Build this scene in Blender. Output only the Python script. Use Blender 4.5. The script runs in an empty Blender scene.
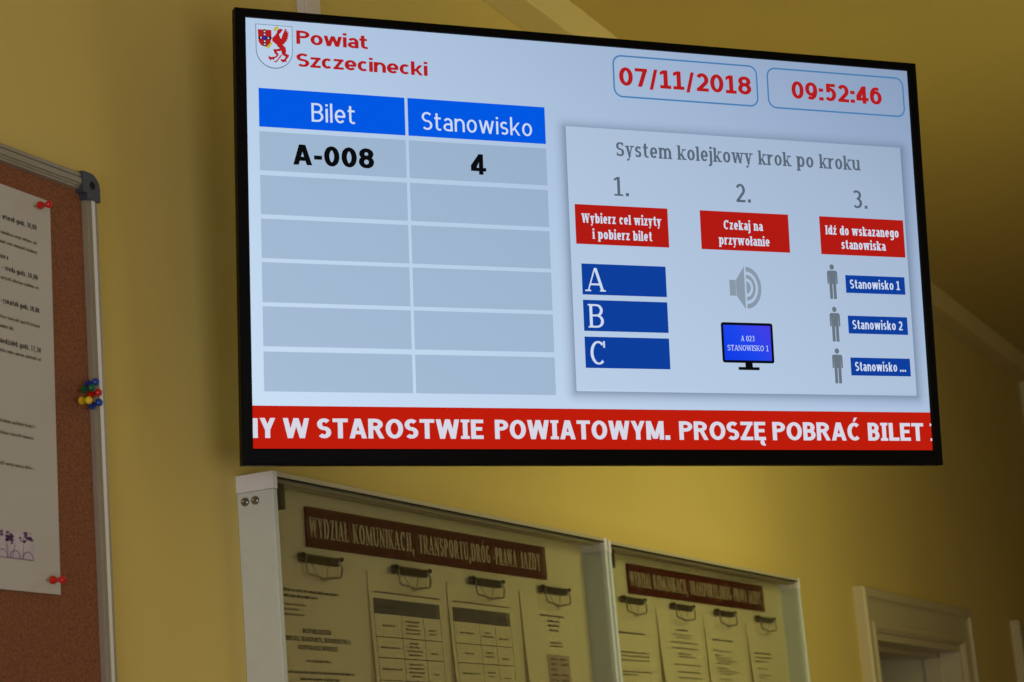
import bpy, bmesh, math, random
from mathutils import Matrix, Vector
random.seed(7)
PI = math.pi
SC = bpy.context.scene
COL = SC.collection

# ------------------------------------------------------------------ helpers
def lin(c):
    def f(x):
        x = x / 255.0
        return x / 12.92 if x <= 0.04045 else ((x + 0.055) / 1.055) ** 2.4
    return (f(c[0]), f(c[1]), f(c[2]), 1.0)

def nodes(name):
    m = bpy.data.materials.new(name)
    m.use_nodes = True
    nt = m.node_tree
    nt.nodes.clear()
    out = nt.nodes.new('ShaderNodeOutputMaterial')
    return m, nt, out

def paint(name, rgb, rough=0.6, metal=0.0, spec=0.4, noise=0.0, scale=20.0, bump=0.0, bscale=200.0, rgb2=None, detail=4.0, coat=0.0):
    """Principled surface; optional procedural colour noise and bump."""
    m, nt, out = nodes(name)
    b = nt.nodes.new('ShaderNodeBsdfPrincipled')
    b.inputs['Roughness'].default_value = rough
    b.inputs['Metallic'].default_value = metal
    b.inputs['Specular IOR Level'].default_value = spec
    b.inputs['Coat Weight'].default_value = coat
    c = lin(rgb)
    tc = nt.nodes.new('ShaderNodeTexCoord')
    if noise > 0 or rgb2:
        n = nt.nodes.new('ShaderNodeTexNoise')
        n.inputs['Scale'].default_value = scale
        n.inputs['Detail'].default_value = detail
        nt.links.new(tc.outputs['Object'], n.inputs['Vector'])
        r = nt.nodes.new('ShaderNodeValToRGB')
        r.color_ramp.elements[0].position = 0.3
        r.color_ramp.elements[1].position = 0.7
        d = lin(rgb2) if rgb2 else tuple(x * (1 - noise) for x in c[:3]) + (1,)
        r.color_ramp.elements[0].color = d
        r.color_ramp.elements[1].color = c
        nt.links.new(n.outputs['Fac'], r.inputs['Fac'])
        nt.links.new(r.outputs['Color'], b.inputs['Base Color'])
    else:
        b.inputs['Base Color'].default_value = c
    if bump > 0:
        n2 = nt.nodes.new('ShaderNodeTexNoise')
        n2.inputs['Scale'].default_value = bscale
        n2.inputs['Detail'].default_value = 3
        nt.links.new(tc.outputs['Object'], n2.inputs['Vector'])
        bp = nt.nodes.new('ShaderNodeBump')
        bp.inputs['Strength'].default_value = bump
        bp.inputs['Distance'].default_value = 0.002
        nt.links.new(n2.outputs['Fac'], bp.inputs['Height'])
        nt.links.new(bp.outputs['Normal'], b.inputs['Normal'])
    nt.links.new(b.outputs[0], out.inputs[0])
    return m

def glow(name, rgb, k=1.0):
    """A lit display pixel colour."""
    m, nt, out = nodes(name)
    e = nt.nodes.new('ShaderNodeEmission')
    e.inputs['Color'].default_value = lin(rgb)
    e.inputs['Strength'].default_value = k
    nt.links.new(e.outputs[0], out.inputs[0])
    return m

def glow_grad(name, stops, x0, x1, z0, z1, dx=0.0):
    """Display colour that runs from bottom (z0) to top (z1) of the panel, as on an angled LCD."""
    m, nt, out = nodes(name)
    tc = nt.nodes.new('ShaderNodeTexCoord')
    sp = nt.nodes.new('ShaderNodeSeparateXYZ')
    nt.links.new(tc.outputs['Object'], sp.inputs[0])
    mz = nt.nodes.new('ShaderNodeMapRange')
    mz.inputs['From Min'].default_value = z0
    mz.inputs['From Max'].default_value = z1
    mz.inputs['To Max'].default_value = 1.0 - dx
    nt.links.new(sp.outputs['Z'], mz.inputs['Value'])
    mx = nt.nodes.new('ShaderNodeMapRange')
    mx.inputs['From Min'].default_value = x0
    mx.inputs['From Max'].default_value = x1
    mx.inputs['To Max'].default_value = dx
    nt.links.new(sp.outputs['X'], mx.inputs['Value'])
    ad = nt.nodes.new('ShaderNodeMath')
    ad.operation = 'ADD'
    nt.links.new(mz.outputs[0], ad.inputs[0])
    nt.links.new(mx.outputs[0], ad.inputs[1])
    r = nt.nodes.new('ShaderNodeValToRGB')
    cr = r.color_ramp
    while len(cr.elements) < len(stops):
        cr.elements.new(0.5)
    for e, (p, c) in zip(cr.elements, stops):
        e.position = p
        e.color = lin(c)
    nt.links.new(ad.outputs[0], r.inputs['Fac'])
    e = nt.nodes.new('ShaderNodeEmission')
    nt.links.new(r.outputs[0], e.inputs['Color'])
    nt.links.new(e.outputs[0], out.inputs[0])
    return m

def glow_shadow(name, rgb, k):
    """Soft drop shadow drawn on the display; strength follows the 'shade' attribute."""
    m, nt, out = nodes(name)
    at = nt.nodes.new('ShaderNodeAttribute')
    at.attribute_name = 'shade'
    mu = nt.nodes.new('ShaderNodeMath')
    mu.operation = 'MULTIPLY'
    mu.inputs[1].default_value = k
    nt.links.new(at.outputs['Fac'], mu.inputs[0])
    t = nt.nodes.new('ShaderNodeBsdfTransparent')
    e = nt.nodes.new('ShaderNodeEmission')
    e.inputs['Color'].default_value = lin(rgb)
    mix = nt.nodes.new('ShaderNodeMixShader')
    nt.links.new(mu.outputs[0], mix.inputs[0])
    nt.links.new(t.outputs[0], mix.inputs[1])
    nt.links.new(e.outputs[0], mix.inputs[2])
    nt.links.new(mix.outputs[0], out.inputs[0])
    return m

def glass_mat(name):
    m, nt, out = nodes(name)
    t = nt.nodes.new('ShaderNodeBsdfTransparent')
    t.inputs['Color'].default_value = (0.97, 0.975, 0.96, 1)
    g = nt.nodes.new('ShaderNodeBsdfGlossy')
    g.inputs['Roughness'].default_value = 0.03
    f = nt.nodes.new('ShaderNodeFresnel')
    f.inputs['IOR'].default_value = 1.45
    mu = nt.nodes.new('ShaderNodeMath')
    mu.operation = 'MULTIPLY'
    mu.inputs[1].default_value = 0.45
    nt.links.new(f.outputs[0], mu.inputs[0])
    mix = nt.nodes.new('ShaderNodeMixShader')
    nt.links.new(mu.outputs[0], mix.inputs[0])
    nt.links.new(t.outputs[0], mix.inputs[1])
    nt.links.new(g.outputs[0], mix.inputs[2])
    nt.links.new(mix.outputs[0], out.inputs[0])
    return m

def link(name, me, parent=None):
    o = bpy.data.objects.new(name, me)
    COL.objects.link(o)
    if parent is not None:
        o.parent = parent
    return o

def from_bm(name, bm, mats, parent=None, smooth=False, bevel=0.0, seg=2):
    bmesh.ops.remove_doubles(bm, verts=bm.verts, dist=1e-6)
    if bevel > 0:
        bmesh.ops.bevel(bm, geom=list(bm.edges), offset=bevel, segments=seg, affect='EDGES', profile=0.5)
    bmesh.ops.recalc_face_normals(bm, faces=bm.faces)
    me = bpy.data.meshes.new(name)
    bm.to_mesh(me)
    bm.free()
    for m in (mats if isinstance(mats, (list, tuple)) else [mats]):
        me.materials.append(m)
    if smooth:
        for p in me.polygons:
            p.use_smooth = True
    return link(name, me, parent)

def box(bm, x0, x1, y0, y1, z0, z1, mi=0):
    vs = [bm.verts.new(p) for p in ((x0, y0, z0), (x1, y0, z0), (x1, y1, z0), (x0, y1, z0),
                                    (x0, y0, z1), (x1, y0, z1), (x1, y1, z1), (x0, y1, z1))]
    for f in ((0, 1, 2, 3), (4, 7, 6, 5), (0, 4, 5, 1), (1, 5, 6, 2), (2, 6, 7, 3), (3, 7, 4, 0)):
        bm.faces.new([vs[i] for i in f]).material_index = mi
    return vs

def box_obj(name, dims, mat, parent=None, bevel=0.0):
    bm = bmesh.new()
    box(bm, *dims)
    return from_bm(name, bm, mat, parent, bevel=bevel)

def prism_x(bm, prof, x0, x1, mi=0):
    """Extrude a closed (y, z) profile along x."""
    a = [bm.verts.new((x0, y, z)) for y, z in prof]
    b = [bm.verts.new((x1, y, z)) for y, z in prof]
    n = len(prof)
    for i in range(n):
        bm.faces.new([a[i], a[(i + 1) % n], b[(i + 1) % n], b[i]]).material_index = mi
    bm.faces.new(a[::-1]).material_index = mi
    bm.faces.new(b).material_index = mi

def tube(bm, pts, r, n=8, mi=0):
    pts = [Vector(p) for p in pts]
    rings = []
    up = Vector((0.123, 1, 0.077)).normalized()
    for i, p in enumerate(pts):
        d = (pts[min(i + 1, len(pts) - 1)] - pts[max(i - 1, 0)]).normalized()
        a = d.cross(up).normalized()
        b = d.cross(a).normalized()
        rings.append([bm.verts.new(p + r * (math.cos(2 * PI * k / n) * a + math.sin(2 * PI * k / n) * b)) for k in range(n)])
    for i in range(len(rings) - 1):
        for k in range(n):
            f = bm.faces.new([rings[i][k], rings[i][(k + 1) % n], rings[i + 1][(k + 1) % n], rings[i + 1][k]])
            f.material_index = mi
            f.smooth = True
    bm.faces.new(rings[0][::-1]).material_index = mi
    bm.faces.new(rings[-1]).material_index = mi

def lathe(bm, prof, M, n=20, mi=0):
    """Revolve (r, h) profile about local z, placed with matrix M."""
    rings = []
    for r, h in prof:
        rings.append([bm.verts.new(M @ Vector((r * math.cos(2 * PI * k / n), r * math.sin(2 * PI * k / n), h))) for k in range(n)])
    for i in range(len(rings) - 1):
        for k in range(n):
            f = bm.faces.new([rings[i][k], rings[i][(k + 1) % n], rings[i + 1][(k + 1) % n], rings[i + 1][k]])
            f.material_index = mi
            f.smooth = True
    bm.faces.new(rings[0][::-1]).material_index = mi
    bm.faces.new(rings[-1]).material_index = mi

def tag(o, label, cat, group=None):
    o['label'] = label
    o['category'] = cat
    if group:
        o['group'] = group
    return o

def thing(name, label, cat, loc=(0, 0, 0), group=None):
    o = bpy.data.objects.new(name, None)
    COL.objects.link(o)
    o.location = loc
    o.empty_display_size = 0.05
    return tag(o, label, cat, group)

def struct(o):
    o['kind'] = 'structure'
    return o

# ------------------------------------------------------------------ lettering engine
# every glyph is drawn from pen strokes: h = half stem width, v = half bar thickness, cap height = 1
class Pen:
    def __init__(s, h, v, serif, X):
        s.h, s.v, s.serif, s.X, s.P = h, v, serif, X, []
        s.sw = 0.07 if serif else 0.0
        s.st = max(0.06, 1.6 * v) if serif else 0.0
        s.sc = 1.0
    def rect(s, x0, y0, x1, y1):
        s.P.append([(x0, y0), (x1, y0), (x1, y1), (x0, y1)])
    def ser(s, x, y, l=1, r=1):
        """serif bar at the foot (y=0 side up) or head (y>0 side down)."""
        if not s.serif:
            return
        a = x - s.h - s.sw * l
        b = x + s.h + s.sw * r
        if y <= 0.001:
            s.rect(a, y, b, y + s.st)
        else:
            s.rect(a, y - s.st, b, y)
    def V(s, x, y0, y1, f=''):
        s.rect(x - s.h, y0, x + s.h, y1)
        if 'b' in f: s.ser(x, y0)
        if 't' in f: s.ser(x, y1)
        if 'l' in f: s.ser(x, y1, 1, 0)
        if 'r' in f: s.ser(x, y0, 0, 1)
    def H(s, x0, x1, y):
        s.rect(x0, y - s.v, x1, y + s.v)
    def D(s, x0, y0, x1, y1, k=1.0):
        w = s.h * k
        s.P.append([(x0 - w, y0), (x0 + w, y0), (x1 + w, y1), (x1 - w, y1)])
    def S(s, pts):
        """stroke with an elliptical pen along a polyline."""
        n = len(pts)
        L, R = [], []
        for i, (x, y) in enumerate(pts):
            cl = math.hypot(pts[0][0] - pts[-1][0], pts[0][1] - pts[-1][1]) < 1e-6
            ax, ay = pts[i - 1] if i > 0 else (pts[n - 2] if cl else pts[0])
            bx, by = pts[i + 1] if i < n - 1 else (pts[1] if cl else pts[n - 1])
            dx, dy = bx - ax, by - ay
            d = math.hypot(dx, dy) or 1
            dx, dy = dx / d, dy / d
            w = math.sqrt((s.h * dy) ** 2 + (s.v * dx) ** 2)
            L.append((x - dy * w, y + dx * w))
            R.append((x + dy * w, y - dx * w))
        for i in range(n - 1):
            s.P.append([L[i], R[i], R[i + 1], L[i + 1]])
    def A(s, cx, cy, rx, ry, a0, a1, pre=(), post=()):
        n = max(4, int(abs(a1 - a0) / 15))
        p = [(cx + rx * math.cos(math.radians(a0 + (a1 - a0) * i / n)), cy + ry * math.sin(math.radians(a0 + (a1 - a0) * i / n))) for i in range(n + 1)]
        s.S(list(pre) + p + list(post))

def glyph(ch, h, v, serif, X):
    p = Pen(h, v, serif, X)
    V, H, D, A, S, ser = p.V, p.H, p.D, p.A, p.S, p.ser
    asc = 1.03
    th = 0.5 if serif else 1.0          # thin diagonals of the serif face
    acc = {'Ó': 'O', 'Ć': 'C', 'ź': 'z', 'ś': 's', 'ć': 'c', 'ó': 'o', 'ń': 'n', 'Ś': 'S', 'Ź': 'Z'}
    if ch in acc:
        P, w = glyph(acc[ch], h, v, serif, X)
        t = 1.0 if ch.isupper() else X
        c = w / 2
        return P + [[(c - .05, t + .06), (c + .06, t + .06), (c + .2, t + .28), (c + .04, t + .28)]], w
    if ch == 'Ł':
        P, w = glyph('L', h, v, serif, X)
        return P + [[(-.08, .34), (-.08, .46), (.46, .68), (.46, .56)]], w
    if ch == 'ł':
        P, w = glyph('l', h, v, serif, X)
        c = w / 2
        return P + [[(c - .2, .38), (c - .2, .5), (c + .2, .7), (c + .2, .58)]], w
    if ch in 'Ęę' or ch in 'Ąą':
        P, w = glyph({'Ę': 'E', 'ę': 'e', 'Ą': 'A', 'ą': 'a'}[ch], h, v, serif, X)
        p.A(w - .1, -.11, .09, .1, 100, 300)
        return P + p.P, w
    if ch == ' ': return [], 0.3 if serif else 0.22
    if ch == '.': p.rect(0, 0, 2.2 * h, 2.2 * h * 0.9); w = 2.2 * h
    elif ch == ',': p.P.append([(0.03, .17), (.03 + 2 * h, .17), (.03 + 1.2 * h, -.2), (-.02, -.2)]); w = .06 + 2 * h
    elif ch == ':': p.rect(0, 0, 2.3 * h, .19); p.rect(0, .5, 2.3 * h, .69); w = 2.3 * h
    elif ch == '-': p.rect(0, .3, .34, .3 + max(2 * v, .1)); w = .34
    elif ch == '–': p.rect(0, .3, .5, .3 + max(2 * v, .08)); w = .5
    elif ch == '/': D(h * .8, -.12, .42 - h * .8, 1.0, .8); w = .42
    elif ch == '0': w = .66; A(w / 2, .5, w / 2 - h, .5 - v, 0, 360)
    elif ch == '1':
        w = .56; c = w / 2 + .02
        V(c, 0, 1.0); p.rect(.02, 0, w, max(2 * v, .06) if not serif else .09)
        p.P.append([(c - h, 1.0), (.03, .9), (.03, .9 - 2 * v), (c - h, 1.0 - 2.2 * v)])
    elif ch == '2':
        w = .62; r = .5 * (w - 2 * h)
        A(w / 2, 1 - v - .27, r, .27, 155, -35, post=[(h + .02, .09)])
        p.rect(.02, 0, w, 2 * v if not serif else 2.2 * v)
    elif ch == '3':
        w = .62
        a = (.5 - v) * .46; b = (.5 - v) * .54
        A(w / 2 - .03, 1 - v - a, w / 2 - h, a, 140, -90)
        A(w / 2 - .02, v + b, w / 2 - h + .02, b, 90, -140)
    elif ch == '4':
        w = .68
        V(w - .13 - h, 0, 1.0, 'b'); H(0, w, .25)
        p.P.append([(0, .25 - v), (0, .25 + 2.2 * v), (w - .13 - 2 * h, 1.0), (w - .13 - .4 * h, 1.0), (w - .13 - 1.2 * h, .8), (2.4 * h * .8, .25 - v)])
    elif ch == '5':
        w = .62; H(.08, w - .04, 1 - v); V(.08 + h, .5, 1.0)
        A(w / 2 - .03, v + .3, w / 2 - h + .03, .3, 128, -140)
    elif ch == '6':
        w = .66
        A(w / 2, v + .305, w / 2 - h, .305, 0, 360)
        A(w / 2 + .03, .5, w / 2 - h + .03, .5 - v, 205, 58)
    elif ch == '9':
        P, w = glyph('6', h, v, serif, X)
        return [[(w - x, 1 - y) for x, y in q] for q in P], w
    elif ch == '7': w = .62; H(.02, w, 1 - v); D(.14 + h, 0, w - h, 1 - v)
    elif ch == '8':
        w = .66
        a = (.5 - v) * .455; b = (.5 - v) * .545
        A(w / 2, 1 - v - a, w / 2 - h - .02, a, 0, 360); A(w / 2, v + b, w / 2 - h, b, 0, 360)
    elif ch == 'A':
        w = .8
        D(h * th, 0, w / 2 - h * .25, 1.0, th); D(w - h, 0, w / 2 + h * .1, 1.0); H(w * .2, w * .8, .3)
        ser(h * th, 0); ser(w - h, 0)
    elif ch == 'B':
        w = .66; V(h, 0, 1.0); r1 = (.5 - v) / 2 + .0
        for y in (v, .52, 1 - v): H(h, w * .52, y)
        A(w * .5, .76 - v / 2 + .0, w * .45 - h, .24 - v / 2, 90, -90); A(w * .5, .26 + v / 2, w * .5 - h, .26 - v / 2, 90, -90)
        if serif: p.rect(-p.sw, 0, h, p.st); p.rect(-p.sw, 1 - p.st, h, 1)
    elif ch in 'CG':
        w = .74
        A(w / 2 + .02, .5, w / 2 - h + .02, .5 - v, 48, 312)
        if ch == 'G': V(w - h, .1, .46); H(w * .52, w - h, .46 - v)
        elif serif: p.rect(w - 1.2 * h - .02, .72, w - .02, 1.0)
    elif ch == 'D':
        w = .78; V(h, 0, 1.0); H(h, w * .42, v); H(h, w * .42, 1 - v)
        A(w * .4, .5, w * .6 - h, .5 - v, 90, -90)
        if serif: p.rect(-p.sw, 0, h, p.st); p.rect(-p.sw, 1 - p.st, h, 1)
    elif ch in 'EF':
        w = .6; V(h, 0, 1.0)
        for y in ((v, .52, 1 - v) if ch == 'E' else (.52, 1 - v)): H(h, w if y != .52 else w - .06, y)
        if serif:
            p.rect(-p.sw, 0, h, p.st); p.rect(-p.sw, 1 - p.st, h, 1); p.rect(w - .07, .74, w, 1); p.rect(w - .07, 0, w, .26)
    elif ch == 'H': w = .78; V(h, 0, 1, 'bt'); V(w - h, 0, 1, 'bt'); H(h, w - h, .52)
    elif ch == 'I':
        if serif: w = 2 * h; V(h, 0, 1, 'bt')
        elif h > .07: w = .42; V(w / 2, 0, 1); p.rect(0, 0, w, 2 * v * .8); p.rect(0, 1 - 2 * v * .8, w, 1)
        else: w = 2 * h; V(h, 0, 1)
    elif ch == 'J': w = 2 * h + .1; V(w - h, .22, 1, 't'); A(w - h - .13, .22, .13, .22 - v, 0, -140)
    elif ch == 'K':
        w = .72; V(h, 0, 1, 'bt'); D(2 * h, .38, w - h, 1, th); D(w - h, 0, w * .42, .58); ser(w - h, 0); ser(w - h, 1)
    elif ch == 'L':
        w = .58; V(h, 0, 1, 't'); H(h, w, v)
        if serif: p.rect(-p.sw, 0, h, p.st); p.rect(w - .07, 0, w, .28)
    elif ch == 'M':
        w = .94; V(h * th, 0, 1) if not serif else D(h * th, 0, h * th, 1, th)
        V(w - h, 0, 1); D(w / 2, 0.05, h * 1.2, 1.0); D(w / 2, 0.05, w - h * 1.2, 1, th)
        ser(h * th, 0); ser(w - h, 0); ser(h * th, 1, 1, 0); ser(w - h, 1, 0, 1)
    elif ch == 'N':
        w = .8; V(h, 0, 1) if not serif else D(h, 0, h, 1, th); D(w - h, 0, w - h, 1, th); D(w - h * 1.0, 0, h, 1.0)
        ser(h, 0); ser(h, 1, 1, 0); ser(w - h, 1)
    elif ch == 'O': w = .82; A(w / 2, .5, w / 2 - h, .5 - v, 0, 360)
    elif ch in 'PR':
        w = .68; V(h, 0, 1, 'b'); m = .44
        H(h, w * .48, m + v); H(h, w * .48, 1 - v)
        A(w * .46, (m + 1) / 2, w * .54 - h, (1 - m) / 2 - v, 90, -90)
        if serif: p.rect(-p.sw, 1 - p.st, h, 1)
        if ch == 'R': w += .06; D(w - h, 0, w * .5, m + v); ser(w - h, 0, .3, 1)
    elif ch in 'Ss':
        T = 1.0 if ch == 'S' else X
        w = .64 if ch == 'S' else .5
        r = (T - 2 * v) / 4
        A(w / 2, T - v - r, w / 2 - h, r, 35, 270)
        A(w / 2, v + r, w / 2 - h, r, 90, -145)
        if serif: p.rect(w - 1.3 * h, T - .28 * T, w - .5 * h, T - .02); p.rect(.3 * h, .02, 1.1 * h, .28 * T)
    elif ch == 'T':
        w = .7; V(w / 2, 0, 1, 'b'); H(0, w, 1 - v)
        if serif: p.rect(0, .75, .07, 1); p.rect(w - .07, .75, w, 1)
    elif ch == 'U':
        w = .76; k = h * th; r = w / 2 - h
        V(h, .32, 1, 't'); D(w - h, .32, w - h, 1, th); A(w / 2, .32, r, .32 - v, 180, 360); ser(w - h, 1)
    elif ch in 'Ww':
        T = 1.0 if ch == 'W' else X
        w = 1.12 if ch == 'W' else .95
        D(w * .27, 0, h, T); D(w * .27, 0, w * .5, T, th); D(w * .73, 0, w * .5, T); D(w * .73, 0, w - h, T, th)
        ser(h, T); ser(w - h, T); ser(w * .5, T, .6, .6)
    elif ch == 'Y':
        w = .74; V(w / 2, 0, .46, 'b'); D(w / 2, .4, h, 1.0); D(w / 2, .4, w - h, 1, th); ser(h, 1); ser(w - h, 1)
    elif ch in 'Zz':
        T = 1.0 if ch == 'Z' else X
        w = .66 if ch == 'Z' else .52
        H(.02, w, T - v); H(0, w, v); D(h * 1.1, v, w - h * 1.1, T - v)
        if serif: p.rect(.02, T - .24 * T, .09, T); p.rect(w - .07, 0, w, .24 * T)
    elif ch == 'a':
        w = .57
        V(w - h, 0, X * .62, 'r')
        A(w / 2, X - v - X * .32, w / 2 - h, X * .32, 150, 0, post=[(w - h, X * .5)])
        A(w / 2 - .01, X * .3, w / 2 - h - .01, X * .3 - v, 90, 270)
        H(w / 2 - .02, w - h, X * .6 - v); H(w / 2 - .02, w - h, v)
    elif ch in 'bp':
        w = .64
        V(h, 0 if ch == 'b' else -.28, asc if ch == 'b' else X, 'l' if ch == 'b' else 'l')
        A(w / 2 + .02, X / 2, w / 2 - h - .01, X / 2 - v, 0, 360)
        if ch == 'p' and serif: p.rect(-p.sw, -.28, 2 * h + p.sw, -.28 + p.st)
    elif ch in 'dqg':
        w = .64
        A(w / 2 - .02, X / 2, w / 2 - h - .01, X / 2 - v, 0, 360)
        if ch == 'd': V(w - h, 0, asc, 'lr')
        elif ch == 'q': V(w - h, -.28, X)
        else: V(w - h, -.06, X); A(w / 2 - .02, -.06, w / 2 - h + .02, .2, 0, -145)
    elif ch == 'c':
        w = .54; A(w / 2 + .02, X / 2, w / 2 - h + .02, X / 2 - v, 48, 312)
        if serif: p.rect(w - 1.7 * h, X * .68, w, X * .9)
    elif ch == 'e':
        w = .61; A(w / 2, X / 2, w / 2 - h, X / 2 - v, 0, 318); H(h, w - h * .4, X / 2 - v * .3)
    elif ch == 'f':
        w = .4; V(.1 + h, 0, .8, 'b'); A(.1 + h + .17, .8, .17, asc - v - .8, 180, 60); H(0, w - .02, X - v)
    elif ch in 'nhm':
        w = .62 if ch != 'm' else .98
        V(h, 0, X if ch != 'h' else asc, 'bl')
        k = 1 if ch != 'm' else 2
        span = (w - 2 * h) / k
        for i in range(k):
            x0 = h + i * span
            A(x0 + span / 2, X - v - X * .36, span / 2, X * .36, 165, 0)
            V(x0 + span, 0, X * .66 - v, 'b')
    elif ch == 'u':
        w = .62; V(h, X * .34, X, 'l'); V(w - h, 0, X, 'lr'); A(w / 2, X * .36, w / 2 - h, X * .36 - v, 180, 350)
    elif ch == 'i':
        w = 2 * h; V(h, 0, X, 'bl'); p.rect(0, X + .12, 2 * h, X + .12 + 2 * h * .9)
    elif ch == 'j':
        w = 2 * h; c = h; V(c, -.12, X, 'l'); p.rect(c - h, X + .12, c + h, X + .12 + 2 * h * .9); A(c - .16, -.12, .16, .16, 0, -110)
    elif ch == 'l': w = 2 * h; V(h, 0, asc, 'bl')
    elif ch == 'k':
        w = .62; V(h, 0, asc, 'bl'); D(2 * h, X * .36, w - h * 1.2, X, th); D(w - h, 0, w * .42, X * .56); ser(w - h, 0); ser(w - h * 1.2, X)
    elif ch == 'o': w = .63; A(w / 2, X / 2, w / 2 - h, X / 2 - v, 0, 360)
    elif ch == 'r': w = .43; V(h, 0, X, 'bl'); A(w / 2 + h + .04, X - v - X * .34, w / 2 - .0, X * .34, 172, 62)
    elif ch == 't':
        w = .42; V(.08 + h, .2, X + .22); A(.08 + h + .17, .2, .17, .2 - v, 180, 300); H(0, w - .02, X - v)
    elif ch == 'v': w = .58; D(w / 2, 0, h, X); D(w / 2, 0, w - h, X, th); ser(h, X); ser(w - h, X)
    elif ch == 'x': w = .58; D(w - h, 0, h, X); D(h, 0, w - h, X, th); ser(h, X); ser(w - h, X); ser(h, 0); ser(w - h, 0)
    elif ch == 'y':
        w = .6; D(w / 2, 0, h, X); D(w / 2 - .115, -.28, w - h, X, th); ser(h, X); ser(w - h, X)
        p.rect(.06, -.28, w / 2 - .1, -.28 + 2 * v)
    else:
        w = .5; H(0, w, .4)
    return p.P, w

def set_text(txt, u0, u1, base, cap, h=.085, v=.075, serif=False, X=.74, gap=.16):
    """Lay out txt from u0 to u1 on a baseline; returns polygons in (u, v) with v downwards."""
    xs = 1.0
    for _ in range(4):
        hh = h / xs
        lay, x = [], 0.0
        for ch in txt:
            P, w = glyph(ch, hh, v, serif, X)
            lay.append((x, P))
            x += w + (gap if ch != ' ' else .12)
        x -= gap
        xs = (u1 - u0) / (x * cap)
    out = []
    for gx, P in lay:
        for q in P:
            out.append([(u0 + (gx + a) * cap * xs, base - b * cap) for a, b in q])
    return out

class Sheet:
    """Flat artwork: polygons in (u, v) units on stacked layers, several materials, one mesh."""
    def __init__(s, mats):
        s.mats, s.polys = mats, []
    def poly(s, pts, m, layer=1):
        s.polys.append((pts, m, layer))
    def rect(s, u0, v0, u1, v1, m, layer=1, cut=None):
        if cut:
            nu = max(1, int(abs(u1 - u0) / cut)); nv = max(1, int(abs(v1 - v0) / cut))
            for i in range(nu):
                for j in range(nv):
                    a, b = u0 + (u1 - u0) * i / nu, u0 + (u1 - u0) * (i + 1) / nu
                    c, d = v0 + (v1 - v0) * j / nv, v0 + (v1 - v0) * (j + 1) / nv
                    s.poly([(a, c), (b, c), (b, d), (a, d)], m, layer)
        else:
            s.poly([(u0, v0), (u1, v0), (u1, v1), (u0, v1)], m, layer)
    def ell(s, cu, cv, ru, rv, m, layer=1, a0=0, a1=360, n=24):
        s.poly([(cu + ru * math.cos(math.radians(a0 + (a1 - a0) * i / n)), cv + rv * math.sin(math.radians(a0 + (a1 - a0) * i / n))) for i in range(n + (0 if a1 - a0 >= 360 else 1))], m, layer)
    def ring(s, cu, cv, r0, r1, m, layer, a0, a1, k=1.0, n=20):
        for i in range(n):
            q = []
            for r, j in ((r0, i), (r1, i), (r1, i + 1), (r0, i + 1)):
                t = math.radians(a0 + (a1 - a0) * j / n)
                q.append((cu + r * math.cos(t), cv + k * r * math.sin(t)))
            s.poly(q, m, layer)
    def text(s, m, layer, *a, **k):
        for q in set_text(*a, **k):
            s.poly(q, m, layer)
    def frame(s, u0, v0, u1, v1, rad, t, m, layer):
        """rounded outline of thickness t"""
        o, i = [], []
        for cu, cv, a in ((u1 - rad, v0 + rad, -90), (u1 - rad, v1 - rad, 0), (u0 + rad, v1 - rad, 90), (u0 + rad, v0 + rad, 180)):
            for k in range(9):
                q = math.radians(a + 90 * k / 8)
                o.append((cu + rad * math.cos(q), cv + rad * math.sin(q)))
                i.append((cu + (rad - t) * math.cos(q), cv + (rad - t) * math.sin(q)))
        n = len(o)
        for k in range(n):
            s.poly([o[k], o[(k + 1) % n], i[(k + 1) % n], i[k]], m, layer)
    def build(s, name, fn, parent=None, smooth=False):
        me = bpy.data.meshes.new(name)
        V, F, MI = [], [], []
        for pts, m, layer in s.polys:
            b = len(V)
            V += [fn(u, v, layer) for u, v in pts]
            F.append(tuple(range(b, b + len(pts))))
            MI.append(m)
        me.from_pydata(V, [], F)
        for m in s.mats:
            me.materials.append(m)
        me.polygons.foreach_set('material_index', MI)
        if smooth:
            me.polygons.foreach_set('use_smooth', [True] * len(F))
        me.update()
        return link(name, me, parent)

# ------------------------------------------------------------------ camera
def cam_axes(yaw, pitch, roll):
    f = Vector((math.cos(yaw) * math.cos(pitch), math.sin(yaw) * math.cos(pitch), math.sin(pitch)))
    r = Vector((math.sin(yaw), -math.cos(yaw), 0))
    u = r.cross(f)
    return math.cos(roll) * r + math.sin(roll) * u, -math.sin(roll) * r + math.cos(roll) * u, f
r_, u_, f_ = cam_axes(0.4266, 0.2246, -0.0834)
cd = bpy.data.cameras.new('camera')
cam = bpy.data.objects.new('camera', cd)
COL.objects.link(cam)
CAMLOC = Vector((0, -1.3, 1.68))
cam.matrix_world = Matrix(((r_.x, u_.x, -f_.x, CAMLOC.x), (r_.y, u_.y, -f_.y, CAMLOC.y), (r_.z, u_.z, -f_.z, CAMLOC.z), (0, 0, 0, 1)))
cd.sensor_width = 36.0
cd.lens = 2057.8 / 1024 * 36.0
cd.clip_start = 0.05
cd.dof.use_dof = True
cd.dof.focus_distance = 2.55
cd.dof.aperture_fstop = 11.0
SC.camera = cam

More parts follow.
